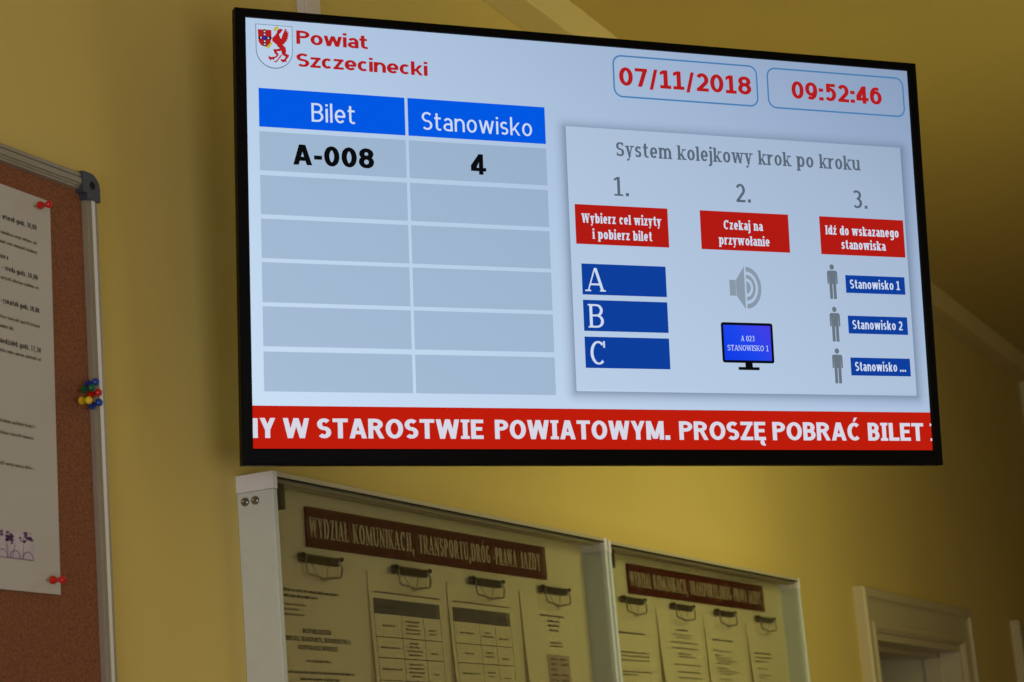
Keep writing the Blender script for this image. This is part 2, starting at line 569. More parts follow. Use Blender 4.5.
# ------------------------------------------------------------------ materials
M_wall = paint('yellow wall paint', (222, 198, 108), 0.62, spec=0.25, noise=0.06, scale=3.0, bump=0.12, bscale=260)
M_ceil = paint('pale yellow ceiling paint', (216, 193, 106), 0.7, spec=0.2, noise=0.06, scale=2.0, bump=0.1, bscale=200)
M_corn = paint('cream cornice paint', (236, 216, 142), 0.6, spec=0.2, noise=0.04, scale=6)
M_floor = paint('floor tiles', (168, 152, 128), 0.4, noise=0.15, scale=4)
M_trim = paint('cream door paint', (204, 190, 138), 0.4, spec=0.4, noise=0.04, scale=8)
M_leaf = paint('grey door paint', (120, 110, 92), 0.5, noise=0.05, scale=6)
M_white = paint('white lacquered profile', (238, 234, 222), 0.38, spec=0.45, noise=0.05, scale=12)
M_side = paint('pale lacquered side panel', (214, 220, 200), 0.5, spec=0.35, noise=0.05, scale=30, bump=0.15, bscale=500)
M_dull = paint('dull clear edge strip', (196, 184, 140), 0.4)
M_under = paint('rail underside with painted shade', (186, 174, 142), 0.5)  # shade beneath the rail put into the colour
M_alu = paint('brushed aluminium', (166, 156, 130), 0.38, metal=0.35, spec=0.5, noise=0.08, scale=30)
M_alub = paint('aluminium facet with painted light', (232, 230, 216), 0.35, metal=0.1, spec=0.5)
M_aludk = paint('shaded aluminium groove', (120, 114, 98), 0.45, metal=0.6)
M_board = paint('cream back panel', (240, 228, 168), 0.6, noise=0.05, scale=5)
M_paper = paint('white paper', (200, 195, 176), 0.75, spec=0.15, noise=0.03, scale=14)
M_cpaper = paint('cabinet paper', (244, 230, 172), 0.75, spec=0.15, noise=0.03, scale=14)
M_ink = paint('black ink', (36, 32, 28), 0.8, spec=0.1)
M_inkg = paint('grey ink', (124, 114, 90), 0.8, spec=0.1)
M_inkl = paint('light grey ink', (164, 152, 120), 0.8, spec=0.1)
M_shade = paint('grey table heading', (112, 106, 92), 0.8, spec=0.1)
M_pink = paint('pinkish printed column', (196, 172, 140), 0.8, spec=0.1)
M_purple = paint('violet printed strip', (214, 205, 196), 0.8, spec=0.1, rgb2=(192, 178, 180), scale=45)
M_violet = paint('violet ink', (72, 52, 84), 0.8, spec=0.1, rgb2=(124, 100, 130), scale=140)
M_maroon = paint('maroon sign board', (92, 34, 20), 0.55, spec=0.3, noise=0.1, scale=12)
M_gold = paint('pale gold lettering', (214, 196, 148), 0.5, noise=0.06, scale=40)
M_cork = paint('cork', (154, 102, 68), 0.9, spec=0.1, rgb2=(114, 72, 47), scale=380, detail=8, bump=0.5, bscale=220)
M_cap = paint('dark grey plastic', (66, 70, 74), 0.4, spec=0.5)
M_brk = paint('dark bronze bracket', (58, 52, 40), 0.5)
M_wire = paint('pale steel wire', (176, 166, 138), 0.35, metal=0.5)
M_hole = paint('black recess', (14, 14, 14), 0.7)
M_steel = paint('steel', (150, 146, 138), 0.28, metal=1.0)
M_clip = paint('burnished clip steel', (116, 108, 88), 0.34, metal=0.75, noise=0.2, scale=40)
M_bezel = paint('black glossy bezel', (6, 6, 6), 0.45, spec=0.08)
M_back = paint('black plastic housing', (20, 20, 21), 0.6)
M_duct = paint('white plastic trunking', (226, 220, 204), 0.45)
M_glass = glass_mat('clear pane')
PINC = {'red': paint('red plastic', (206, 24, 20), 0.3, spec=0.5), 'blue': paint('blue plastic', (24, 62, 150), 0.3, spec=0.5),
        'green': paint('green plastic', (16, 92, 58), 0.3, spec=0.5), 'yellow': paint('yellow plastic', (232, 196, 30), 0.3, spec=0.5)}

# ------------------------------------------------------------------ room shell
XL, XR, YF, ZC, TW_ = -2.5, 13.0, -3.2, 3.03, 0.30
D1 = (4.735, 5.60, 2.022)      # doorway in the back wall: x0, x1, head height
D2 = (6.42, 7.28, 2.022)
bm = bmesh.new()
box(bm, XL, D1[0], 0, TW_, 0, ZC)
box(bm, D1[0], D1[1], 0, TW_, D1[2], ZC)
box(bm, D1[1], D2[0], 0, TW_, 0, ZC)
box(bm, D2[0], D2[1], 0, TW_, D2[2], ZC)
box(bm, D2[1], XR, 0, TW_, 0, ZC)
struct(from_bm('wall_back', bm, M_wall))
struct(box_obj('wall_right', (XR, XR + .15, YF, TW_, 0, ZC), M_wall))
struct(box_obj('wall_left', (XL - .15, XL, YF, TW_, 0, ZC), M_wall))
struct(box_obj('wall_front', (XL, XR, YF - .15, YF, 0, ZC), M_wall))
struct(box_obj('ceiling', (XL, XR, YF, TW_, ZC, ZC + .12), M_ceil))
struct(box_obj('floor', (XL, XR, YF, TW_, -.1, 0), M_floor))
bm = bmesh.new()
for a, b in ((XL, D1[0] - .1), (D1[1] + .1, D2[0] - .1), (D2[1] + .1, XR)):
    box(bm, a, b, -.015, 0, 0, .09)
struct(from_bm('baseboard_back', bm, M_trim))
# boxed cornice along the top of the back wall
struct(box_obj('trim_1', (XL, XR, -.06, 0, 2.966, ZC), M_corn, bevel=.002))
# narrow pale upright at the far end of the wall
struct(box_obj('trim_2', (6.99, 7.05, -.03, 0, 2.13, 2.966), M_trim, bevel=.003))

def door(name, d):
    e = bpy.data.objects.new(name, None)
    COL.objects.link(e)
    e.location = (d[0], 0, 0)
    struct(e)
    w, h = d[1] - d[0], d[2]
    cw = .10                            # moulded casing: (distance from the outer edge, projection)
    prof = [(0, 0), (0, -.022), (.004, -.027), (.022, -.027), (.028, -.020), (.034, -.018), (.074, -.015), (.080, -.019), (.090, -.019), (.100, -.012), (.100, 0)]
    def cas(path):
        bm = bmesh.new()
        rows = []
        for px, pz, ix, iz in path:     # outer corner and inward direction
            rows.append([bm.verts.new((px + ix * d, y, pz + iz * d)) for d, y in prof])
        for a, b in zip(rows, rows[1:]):
            for k in range(len(prof)):
                bm.faces.new([a[k], a[(k + 1) % len(prof)], b[(k + 1) % len(prof)], b[k]])
        bm.faces.new(rows[0][::-1]); bm.faces.new(rows[-1])
        return from_bm('casing', bm, M_trim, e)
    cas([(-cw, 0, 1, 0), (-cw, h + cw, 1, -1)])
    cas([(-cw, h + cw, 1, -1), (w + cw, h + cw, -1, -1)])
    cas([(w + cw, h + cw, -1, -1), (w + cw, 0, -1, 0)])
    bm = bmesh.new()                    # lining of the reveal with a stop
    box(bm, .0005, .018, -.007, TW_, 0, h - .0005); box(bm, w - .018, w - .0005, -.007, TW_, 0, h - .0005); box(bm, .018, w - .018, -.007, TW_, h - .018, h - .0005)
    from_bm('jamb', bm, M_trim, e)
    bm = bmesh.new()
    box(bm, .018, .03, .05, .09, 0, h - .018); box(bm, w - .03, w - .018, .05, .09, 0, h - .018); box(bm, .018, w - .018, .05, .09, h - .03, h - .018)
    from_bm('door_stop', bm, M_trim, e)
    bm = bmesh.new()
    box(bm, .02, w - .02, .235, .275, .005, h - .02)
    for z0, z1 in ((.2, .85), (1.0, 1.8)):
        box(bm, .14, w - .14, .228, .235, z0, z1)
    from_bm('door_leaf', bm, M_leaf, e)
    bm = bmesh.new()
    tube(bm, [(.1, .235, 1.02), (.1, .19, 1.02), (.2, .185, 1.02)], .009)
    from_bm('door_handle', bm, M_steel, e)
door('door_1', D1)
door('door_2', D2)

# white cable trunking on the wall above the screen
t = thing('cable_trunking', 'narrow white vertical cable trunking on the yellow wall above the screen', 'cable trunking', (2.27, 0, 2.3))
box_obj('channel', (-.015, .018, -.012, 0, 0, .664), M_duct, t)
box_obj('lid', (-.0165, .0195, -.017, -.012, 0, .664), M_duct, t, bevel=.0015)

# ------------------------------------------------------------------ television
ya, pb, rc = -0.7554, 0.0842, 0.0147
RZ = Matrix.Rotation(ya, 3, 'Z'); RX = Matrix.Rotation(pb, 3, 'X'); RY = Matrix.Rotation(rc, 3, 'Y')
TM = RZ @ RX @ RY
TLOC = Vector((2.2417, -0.4164, 2.3392))
tv = thing('television', 'large black flat wall-mounted screen showing a queue table, steps panel and red ticker', 'television')
tv.matrix_world = TM.to_4x4()
tv.location = TLOC
AW, AH = .443, .4984 / 2
K = .886 / 1920
bm = bmesh.new()                                     # bezel: four mitred bars round the picture
zb0, zt0, xs0 = -.2680, .2597, .4555
def bar(o, i):                                       # quad frame segment between outer and inner edges
    prof = []
    vs = []
    for (x, z), y in ((o[0], -.004), (o[1], -.004), (i[1], -.004), (i[0], -.004), (o[0], .012), (o[1], .012), (i[1], .012), (i[0], .012)):
        vs.append(bm.verts.new((x, y, z)))
    for f in ((0, 1, 2, 3), (4, 7, 6, 5), (0, 4, 5, 1), (1, 5, 6, 2), (2, 6, 7, 3), (3, 7, 4, 0)):
        bm.faces.new([vs[k] for k in f])
OC = [(-xs0, zt0), (xs0, zt0), (xs0, zb0), (-xs0, zb0)]
IC = [(-AW, AH), (AW, AH), (AW, -AH), (-AW, -AH)]
for k in range(4):
    bar((OC[k], OC[(k + 1) % 4]), (IC[k], IC[(k + 1) % 4]))
bez = from_bm('bezel', bm, M_bezel, tv)
md = bez.modifiers.new('bevel', 'BEVEL'); md.width = .0016; md.segments = 2; md.limit_method = 'ANGLE'
bm = bmesh.new()
box(bm, -xs0 + .004, xs0 - .004, .0122, .022, zb0 + .004, zt0 - .004)
box(bm, -.33, .33, .022, .06, -.2, .14)
from_bm('back_housing', bm, M_back, tv, bevel=.002)
# swivel bracket between the housing and the wall
inv = TM.transposed()
def tl(x, y, z): return inv @ (Vector((x, y, z)) - TLOC)
bm = bmesh.new()
box(bm, -.1, .1, .0605, .068, -.11, .09)
tube(bm, [(0, .068, 0), (0, .1, 0), tl(2.62, -.17, 2.35), tl(2.5, -.012, 2.35)], .016, 10)
a = tl(2.5, -.006, 2.35)
Mw = Matrix.Translation(a) @ inv.to_4x4()
vs = box(bm, -.06, .06, -.006, .005, -.11, .11)
for q in vs: q.co = Mw @ q.co
from_bm('swivel_bracket', bm, M_back, tv)

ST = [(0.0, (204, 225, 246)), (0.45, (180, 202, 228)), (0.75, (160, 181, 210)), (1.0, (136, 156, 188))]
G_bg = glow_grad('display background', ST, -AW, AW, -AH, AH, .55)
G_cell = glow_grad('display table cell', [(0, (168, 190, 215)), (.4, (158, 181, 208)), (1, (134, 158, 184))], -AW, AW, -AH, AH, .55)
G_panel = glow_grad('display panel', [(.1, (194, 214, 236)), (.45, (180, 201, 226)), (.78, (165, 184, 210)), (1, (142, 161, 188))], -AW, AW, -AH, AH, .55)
G_blue = glow('display blue heading', (2, 88, 226))
G_dkblue = glow('display dark blue', (14, 62, 156))
G_red = glow('display red', (176, 26, 18))
G_tick = glow('display ticker red', (188, 28, 12))
G_text = glow('display red lettering', (176, 28, 30))
G_black = glow('display black', (10, 12, 14))
G_grey = glow('display grey lettering', (88, 102, 116))
G_icon = glow('display icon grey', (136, 152, 168))
G_man = glow('display figure grey', (104, 116, 128))
G_white = glow('display white lettering', (204, 218, 238))
G_twhite = glow('display ticker lettering', (214, 214, 228))
G_ghost = glow('display ticker lettering edge', (226, 160, 158))
G_line = glow('display blue outline', (70, 124, 176))
G_shad = glow_shadow('display drop shadow', (84, 100, 128), .62)
G_yel = glow('display emblem yellow', (190, 178, 60))
G_emb = glow('display emblem field', (186, 206, 232))
G_eline = glow('display emblem outline', (104, 118, 128))
G_vio = glow_grad('display monitor picture', [(0, (12, 60, 228)), (.5, (30, 70, 236)), (1, (70, 60, 226))], .152, .219, -.139, -.094, .62)
G_cb = glow('display emblem blue', (44, 44, 150))

def scr(u, v, layer): return ((u - 960) * K, -.0002 - .0003 * layer, (540 - v) * K)
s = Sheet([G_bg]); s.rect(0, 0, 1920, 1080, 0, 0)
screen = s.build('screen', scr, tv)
screen['label'] = 'lit picture area of the screen'

# coat of arms
def em(x, y):
    return (26 + (x - 105) * 95 / 420., 14 + (y - 85 - (x - 105) * 35 / 420.) * 113 / 495.)
s = Sheet([G_emb, G_eline, G_text, G_yel, G_black, G_cb, G_white])
def shield(k, m, L):
    pts = []
    c = (73.5, 60)
    raw = [(26, 14), (121, 14), (121, 85)] + [(73.5 + 47.5 * math.cos(math.radians(a)), 80 + 47 * math.sin(math.radians(a))) for a in range(8, 180, 9)] + [(26, 85)]
    s.poly([(c[0] + (x - c[0]) * k, c[1] + (y - c[1]) * k) for x, y in raw], m, L)
shield(1.0, 1, 1); shield(.965, 0, 2)
E_ = lambda pts, m, L: s.poly([em(*q) for q in pts], m, L)
E_([(400, 240), (440, 150), (457, 150), (450, 178), (472, 163), (464, 192), (484, 190), (470, 217), (482, 230), (464, 246), (476, 266), (455, 270), (460, 292), (440, 295), (430, 322), (400, 300)], 2, 3)
E_([(350, 165), (385, 145), (415, 160), (395, 185), (370, 215), (385, 255), (430, 270), (425, 320), (390, 335), (330, 320), (290, 285), (290, 250), (320, 225), (345, 195)], 2, 4)
E_([(330, 310), (400, 320), (440, 360), (448, 400), (420, 440), (395, 430), (390, 380), (350, 350)], 2, 4)
E_([(392, 368), (330, 380), (310, 375), (300, 392), (318, 430), (338, 445), (320, 462), (270, 468), (252, 452), (240, 485), (260, 490), (255, 512), (285, 490), (300, 506), (312, 485), (345, 467), (362, 440), (338, 405), (395, 398)], 2, 4)
E_([(420, 390), (447, 400), (442, 430), (482, 450), (466, 482), (445, 500), (452, 532), (430, 520), (402, 536), (400, 520), (380, 510), (385, 490), (410, 500), (430, 485), (440, 465), (410, 450), (395, 430)], 2, 4)
E_([(388, 440), (400, 448), (350, 510), (330, 530), (308, 526), (312, 514), (330, 512)], 2, 4)
E_([(310, 150), (330, 124), (365, 128), (362, 158), (338, 155), (326, 182), (310, 172)], 3, 5)
E_([(215, 345), (245, 375), (296, 312), (275, 296)], 3, 3)
E_([(180, 156), (205, 148), (232, 160), (205, 170)], 3, 6)
E_([(128, 152), (282, 162), (282, 260), (266, 310), (220, 352), (165, 337), (135, 292)], 2, 5)
E_([(190, 156), (216, 158), (216, 350), (190, 344)], 4, 7); E_([(130, 236), (282, 242), (280, 270), (131, 264)], 4, 7)
for x, y in ((203, 182), (203, 215), (203, 292), (203, 326), (160, 250), (245, 256)):
    q = em(x, y); s.ell(q[0], q[1], 2.2, 2.2, 6, 8, n=10)
q = em(203, 253); s.ell(q[0], q[1], 5.5, 5.5, 5, 8, n=16)
s.build('coat_of_arms', scr, screen)['label'] = 'white shield emblem with a red griffin'

s = Sheet([G_text])
s.text(0, 1, 'Powiat', 131, 318, 58, 35, h=.142, v=.086, X=.77, gap=.045)
s.text(0, 1, 'Szczecinecki', 130, 478, 117, 35, h=.142, v=.086, X=.77, gap=.045)
s.build('county_name', scr, screen)['label'] = 'red two-line heading'

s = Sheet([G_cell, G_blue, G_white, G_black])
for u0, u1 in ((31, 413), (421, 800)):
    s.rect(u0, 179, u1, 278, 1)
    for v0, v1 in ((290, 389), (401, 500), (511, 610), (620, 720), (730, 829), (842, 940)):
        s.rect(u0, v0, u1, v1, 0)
s.text(2, 2, 'Bilet', 166, 280, 257, 48, h=.062, v=.052, X=.74, gap=.13)
s.text(2, 2, 'Stanowisko', 458, 762, 260, 47, h=.062, v=.052, X=.74, gap=.13)
s.text(3, 2, 'A-008', 116, 327, 370, 52, h=.135, v=.1, gap=.085)
s.text(3, 2, '4', 588, 630, 370, 54, h=.112, v=.085)
s.build('queue_table', scr, screen)['label'] = 'grey ticket table with blue headings'

s = Sheet([G_line, G_text])
s.frame(1002, 20, 1438, 137, 26, 4.5, 0, 1)
s.text(1, 1, '07/11/2018', 1020, 1417, 104, 51, h=.124, v=.09, gap=.085)
s.build('date_box', scr, screen)['label'] = 'blue outlined box with red date'
s = Sheet([G_line, G_text])
s.frame(1467, 21, 1905, 137, 26, 4.5, 0, 1)
s.text(1, 1, '09:52:46', 1543, 1831, 105, 50, h=.124, v=.09, gap=.085)
s.build('clock_box', scr, screen)['label'] = 'blue outlined box with red time'

# instruction panel
s = Sheet([G_panel, G_grey, G_red, G_white, G_dkblue, G_icon, G_black, G_vio, G_man])
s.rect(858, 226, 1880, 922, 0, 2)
s.text(1, 3, 'System kolejkowy krok po kroku', 1001, 1744, 299, 38.5, h=.092, v=.06, serif=True, X=.78, gap=.15)
for t_, a, b in (('1.', 989, 1032), ('2.', 1351, 1396), ('3.', 1715, 1761)):
    s.text(1, 3, t_, a, b, 407, 51, h=.08, v=.06, serif=True, gap=.16)
for a, b in ((874, 1143), (1239, 1508), (1605, 1873)):
    s.rect(a, 435, b, 541, 2, 3)
kw = dict(h=.095, v=.065, serif=True, X=.77, gap=.15)
s.text(3, 4, 'Wybierz cel wizyty', 893, 1122, 484, 25, **kw)
s.text(3, 4, 'i pobierz bilet', 922, 1093, 526, 25, **kw)
s.text(3, 4, 'Czekaj na', 1309, 1427, 484, 25, **kw)
s.text(3, 4, 'przywołanie', 1293, 1446, 526, 25, **kw)
s.text(3, 4, 'Idź do wskazanego', 1623, 1855, 485, 25, **kw)
s.text(3, 4, 'stanowiska', 1670, 1810, 524, 25, **kw)
for k, (v0, v1, a, b) in enumerate(((593, 675, 900, 948), (689, 771, 903, 943), (786, 868, 901, 944))):
    s.rect(886, v0, 1129, v1, 4, 3)
    s.text(3, 4, 'ABC'[k], a, b, v1 - 9, 62, h=.066, v=.04, serif=True)
# loudspeaker
s.poly([(1317, 622), (1336, 622), (1336, 665), (1317, 665)], 5, 3)
s.poly([(1337, 622), (1363, 584), (1363, 701), (1337, 665)], 5, 3)
for r0, r1 in ((0, 13), (20, 28), (35, 45)):
    s.ring(1368, 642, r0, r1, 5, 3, -90, 90, 1.27)
# little monitor
s.frame(1284, 738, 1440, 847, 7, 7, 6, 4)
s.rect(1290, 744, 1434, 841, 7, 3)
s.rect(1352, 846, 1374, 860, 6, 3); s.rect(1331, 858, 1394, 866, 6, 3)
s.text(3, 4, 'A 023', 1343, 1383, 788, 15, h=.06, v=.045, serif=True)
s.text(3, 4, 'STANOWISKO 1', 1301, 1424, 814, 15, h=.06, v=.045, serif=True)
# standing figures and counters
for k, v0 in enumerate((569, 687, 802)):
    cu = 1635
    s.ell(cu, v0 + 7, 7, 7.5, 8, 3)
    s.poly([(cu - 12, v0 + 17), (cu + 12, v0 + 17), (cu + 16, v0 + 21), (cu + 16, v0 + 54), (cu + 11.5, v0 + 54), (cu + 10.5, v0 + 26), (cu + 10.5, v0 + 54), (cu - 10.5, v0 + 54), (cu - 10.5, v0 + 26), (cu - 11.5, v0 + 54), (cu - 16, v0 + 54), (cu - 16, v0 + 21)], 8, 3)
    s.rect(cu - 10.5, v0 + 53, cu - 1.2, v0 + 96, 8, 3); s.rect(cu + 1.2, v0 + 53, cu + 10.5, v0 + 96, 8, 3)
for t_, v0, b in (('Stanowisko 1', 597, 1848), ('Stanowisko 2', 710, 1848), ('Stanowisko ...', 826, 1850)):
    s.rect(1676, v0, 1865, v0 + 49.5, 4, 3)
    s.text(3, 4, t_, 1689, b, v0 + 37, 25, h=.085, v=.07, X=.76, gap=.13)
ip = s.build('instruction_panel', scr, screen)
ip['label'] = 'pale panel of three numbered steps'
# soft drop shadow round the panel (a ring with fading strength)
me = bpy.data.meshes.new('panel_shadow')
V, F, C_ = [], [], []
def ringpts(d, off):
    out = []
    for cu, cv, a in ((1880, 226, -90), (1880, 922, 0), (858, 922, 90), (858, 226, 180)):
        for k in range(7):
            q = math.radians(a + 15 * k)
            out.append((cu + d * math.cos(q), cv + off + d * math.sin(q)))
    return out
steps = [(0, 1.0), (7, .72), (16, .38), (26, .14), (38, 0)]
n = 28
for d, c in steps:
    V += [scr(u, v, 1) for u, v in ringpts(d, 7)]
    C_ += [c] * n
for i in range(len(steps) - 1):
    for k in range(n):
        F.append((i * n + k, i * n + (k + 1) % n, (i + 1) * n + (k + 1) % n, (i + 1) * n + k))
me.from_pydata(V, [], F)
at = me.attributes.new('shade', 'FLOAT', 'POINT')
at.data.foreach_set('value', C_)
me.materials.append(G_shad)
link('panel_shadow', me, screen)

s = Sheet([G_tick, G_twhite])
s.rect(0, 975, 1920, 1080, 0, 1)
s.rect(0, 1006, 13, 1054, 1, 2)
kw = dict(h=.13, v=.092, X=.74, gap=.07)
for w, a, b in (('Y', 18, 57), ('W', 76, 142), ('STAROSTWIE', 162, 597), ('POWIATOWYM.', 628, 1119), ('PROSZĘ', 1146, 1402), ('POBRAĆ', 1423, 1695), ('BILET', 1717, 1894)):
    s.text(1, 2, w, a, b, 1054, 49, **kw)
s.rect(1915, 1006, 1920, 1013, 1, 2); s.rect(1915, 1047, 1920, 1054, 1, 2)
s.build('ticker_banner', scr, screen)['label'] = 'red strip with white capital letters'

# ------------------------------------------------------------------ glazed notice cabinets
CD, CZ0, CZ1 = .050, 1.29, 2.092
def cabinet(x0, label):
    c = thing('notice_cabinet', label, 'notice cabinet', (x0, 0, CZ0), 'wall notice cabinets')
    c.location.z += .0015 if x0 > 3 else 0
    H_ = CZ1 - CZ0
    WD = 1.0085
    c.rotation_euler = (0, -.004, 0)
    box_obj('back_panel', (.003, WD - .003, -.010, -.001, .004, H_ - .004), M_board, c)
    box_obj('side_panel', (0, .010, -CD, 0, 0, H_ - .0206), M_side, c, bevel=.0012)
    box_obj('side_panel', (WD - .010, WD, -CD, 0, 0, H_ - .0206), M_side, c, bevel=.0012)
    bm = bmesh.new()
    prism_x(bm, [(0, H_ - .012), (0, H_), (-CD, H_), (-CD, H_ - .0055), (-.043, H_ - .0055), (-.043, H_ - .011), (-.040, H_ - .011), (-.040, H_ - .007),
                 (-.030, H_ - .007), (-.030, H_ - .011), (-.027, H_ - .011), (-.027, H_ - .007), (-.004, H_ - .007), (-.004, H_ - .012)], .0102, WD - .0102)
    for a, b in ((0, .0100), (WD - .0100, WD)):
        box(bm, a, b, -CD - .0004, 0, H_ - .0205, H_)
    bm.normal_update()
    bmesh.ops.recalc_face_normals(bm, faces=bm.faces)
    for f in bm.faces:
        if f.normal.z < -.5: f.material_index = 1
        if f.normal.y < -.5 and f.calc_area() > .001: f.material_index = 2
    from_bm('top_rail', bm, [M_white, M_under, M_dull], c)
    box_obj('glass_seal', (.0102, WD - .0102, -.0492, -.0455, H_ - .0074, H_ - .0056), M_hole, c)
    bm = bmesh.new()
    box(bm, .010, WD - .010, -CD, 0, 0, .012)
    from_bm('bottom_rail', bm, M_white, c)
    bm = bmesh.new()
    box(bm, .0102, .0345, -.0455, -.0205, H_ - .042, H_ - .0112)
    from_bm('corner_bracket', bm, M_brk, c, bevel=.001)
    box_obj('glass_pane', (.0102, WD - .0102, -.0490, -.0462, .0125, H_ - .0075), M_glass, c)
    for y in (-.0115, -.0255):
        bm = bmesh.new()
        lathe(bm, [(.0052, 0), (.0052, .0012), (.0040, .0026), (.0016, .0032), (.0016, .0016)], Matrix.Translation((0, y, H_ - .032)) @ Matrix.Rotation(-PI / 2, 4, 'Y'), 16)
        from_bm('screw', bm, M_steel, c)
    return c
cabinet(2.0456, 'nearer glazed notice cabinet on the yellow wall directly below the black screen')
cabinet(3.0600, 'farther glazed notice cabinet, right of the first one and left of the doorway')

def banner(x0, z0, label):
    s = Sheet([M_maroon, M_gold])
    s.rect(0, 0, 710, 50, 0, 0)
    xx = [('WYDZIAŁ', 5, 100), ('KOMUNIKACJI,', 113, 278), ('TRANSPORTU,DRÓG', 292, 512), ('-PRAWA', 523, 602), ('JAZDY', 618, 688)]
    for w, a, b in xx:
        s.text(1, 1, w, a, b, 38, 25.5, h=.085, v=.045, serif=True, gap=.17)
    # thin board behind the lettering
    o = s.build('header_sign', lambda u, v, l: (x0 + u * .001, -.0142 - .0004 * l, z0 + (50 - v) * .001 + u * 7e-6))
    me = o.data
    bm = bmesh.new(); bm.from_mesh(me)
    for q in box(bm, x0, x0 + .71, -.0141, -.0105, z0, z0 + .05): q.co.z += (q.co.x - x0) * .007
    bm.to_mesh(me); bm.free()
    return tag(o, label, 'sign', 'maroon header signs')
banner(2.1765, 2.0180, 'maroon header sign with pale lettering inside the nearer cabinet')
banner(3.2215, 2.0225, 'maroon header sign with pale lettering inside the farther cabinet')

# --- printed sheets; u, v in millimetres from the sheet's top left corner
def fake(s, m, u0, u1, v, hgt=2.0, wl=(3, 9), layer=1, seed=None):
    """A line of print too small to read: rows of tiny letter-sized marks grouped in words."""
    u = u0
    while u < u1:
        for _ in range(random.randint(*wl)):
            if u >= u1: break
            w = hgt * random.uniform(.45, .7)
            h_ = hgt * (1.35 if random.random() < .25 else 1.0)
            s.rect(u, v - h_, min(u + w * .62, u1), v, m, layer)
            s.rect(u, v - hgt * random.choice((1.0, .6, .2)), min(u + w, u1), v - hgt * random.choice((.8, .4, 0)), m, layer)
            u += w + hgt * .16
        u += hgt * .55

def sheet(name, label, cat, group, x0, ztop, w, h, mats, draw, y0, curl=0.0, lean=0.0, twist=0.0):
    """A hanging paper sheet with its print in the same mesh, gently curling away from the board."""
    s = Sheet(mats)
    nu, nv = 10, 14
    for i in range(nu):
        for j in range(nv):
            s.rect(w * i / nu, h * j / nv, w * (i + 1) / nu, h * (j + 1) / nv, 0, 0)
    if draw: draw(s, w, h)
    def fn(u, v, l):
        a = v / h
        e = (1 - u / w)
        y = y0 - curl * a ** 1.5 * (.35 + .65 * e) - .0003 * l
        return (x0 + (u + twist * a) * .001 , y, ztop - v * .001 + lean * (u / w))
    o = s.build(name, fn, smooth=True)
    return tag(o, label, cat, group)

PM = [M_cpaper, M_ink, M_inkg, M_inkl, M_shade, M_pink]
def d_ordinance(s, w, h):
    fake(s, 1, 20, 165, 40, 3.0); fake(s, 1, 20, 112, 47, 3.0)
    for i in range(3): fake(s, 2, 24, 24 + (60, 44, 54)[i], 57 + 6 * i, 2.2)
    s.text(1, 1, 'ROZPORZĄDZENIE', 72, 140, 89, 5.6, h=.12, v=.085, serif=True)
    s.text(1, 1, 'MINISTRA TRANSPORTU, BUDOWNICTWA I', 26, 186, 99, 5.6, h=.12, v=.085, serif=True)
    s.text(1, 1, 'GOSPODARKI MORSKIEJ', 58, 154, 109, 5.6, h=.12, v=.085, serif=True)
    fake(s, 2, 76, 136, 124, 2.6)
    fake(s, 1, 26, 190, 138, 2.8); fake(s, 1, 58, 154, 146, 2.8)
    for i in range(14): fake(s, 2, 24 + (16 if i == 1 else 0), 190 - (20 if i % 4 == 3 else 0), 160 + 6.5 * i, 2.4)
def d_table(s, w, h, first=True):
    fake(s, 2, 14, 198, 27, 2.2)
    u0, u1 = 10, 196
    v = 34
    s.rect(u0, v, u1, v + 20, 4, 1, 20)
    cols = [u0, u0 + 72, u0 + 136, u1] if first else [u0, u0 + 80, u0 + 132, u1]
    for i, c in enumerate(cols[:-1]):
        fake(s, 2, c + 8, cols[i + 1] - 10, v + 11, 2.2, layer=2)
    hs = [30, 27, 29, 27, 30, 28, 26, 28]
    y = v + 20
    for r, hh in enumerate(hs):
        if y + hh > h - 8: break
        s.rect(u0, y + hh - .45, u1, y + hh + .45, 1, 1, 20)
        for i in range(3):
            a, b = cols[i] + 5, cols[i + 1] - 5
            n = (1, 4, 1 + (r == 0))[i] if first else (1, 2, 1)[i]
            for k in range(n):
                m_ = (b - a) * random.uniform(.05, .3)
                fake(s, 2, a + m_, b - m_, y + hh / 2 + (k - (n - 1) / 2) * 5.2 + 1.2 + (4 if i == 2 else 0), 2.2)
        y += hh
    for c in cols:
        s.rect(c - .45, v + 20, c + .45, y, 1, 1, 20)
def d_table2(s, w, h): d_table(s, w, h, False)
def d_column(s, w, h):
    fake(s, 1, 66, 154, 34, 2.8)
    for i in range(3): fake(s, 1, 88 + 3 * i, 136 - 3 * i, 42 + 7 * i, 2.6)
    fake(s, 2, 94, 138, 75, 2.4); fake(s, 2, 92, 140, 80, 2.4)
    s.rect(72, 92, 160, h - 30, 5, 1, 20)
    for i in range(22):
        fake(s, 2, 84, 110, 100 + 8 * i, 2.6, layer=2)
        if i % 3 != 2: fake(s, 2, 122, 150, 100 + 8 * i, 2.6, layer=2)
def para(seed, title, rows):
    def f(s, w, h):
        random.seed(seed)
        fake(s, 1, *title, 3.0)
        for (a, b, v, m) in rows: fake(s, m, a, b, v, 2.3)
        v = rows[-1][2] + 10
        while v < h - 20:
            for k in range(random.randint(1, 3)):
                fake(s, 2, 22, 188 - (50 if random.random() < .3 else 0), v, 2.3); v += 6
            v += 5
    return f
d_q1 = para(3, (26, 160, 52), [(28, 172, 84, 2), (28, 172, 90, 2), (28, 168, 97, 2), (30, 172, 116, 2), (30, 110, 121, 2), (30, 180, 138, 1), (30, 182, 154, 2), (30, 182, 160, 2), (30, 90, 166, 2)])
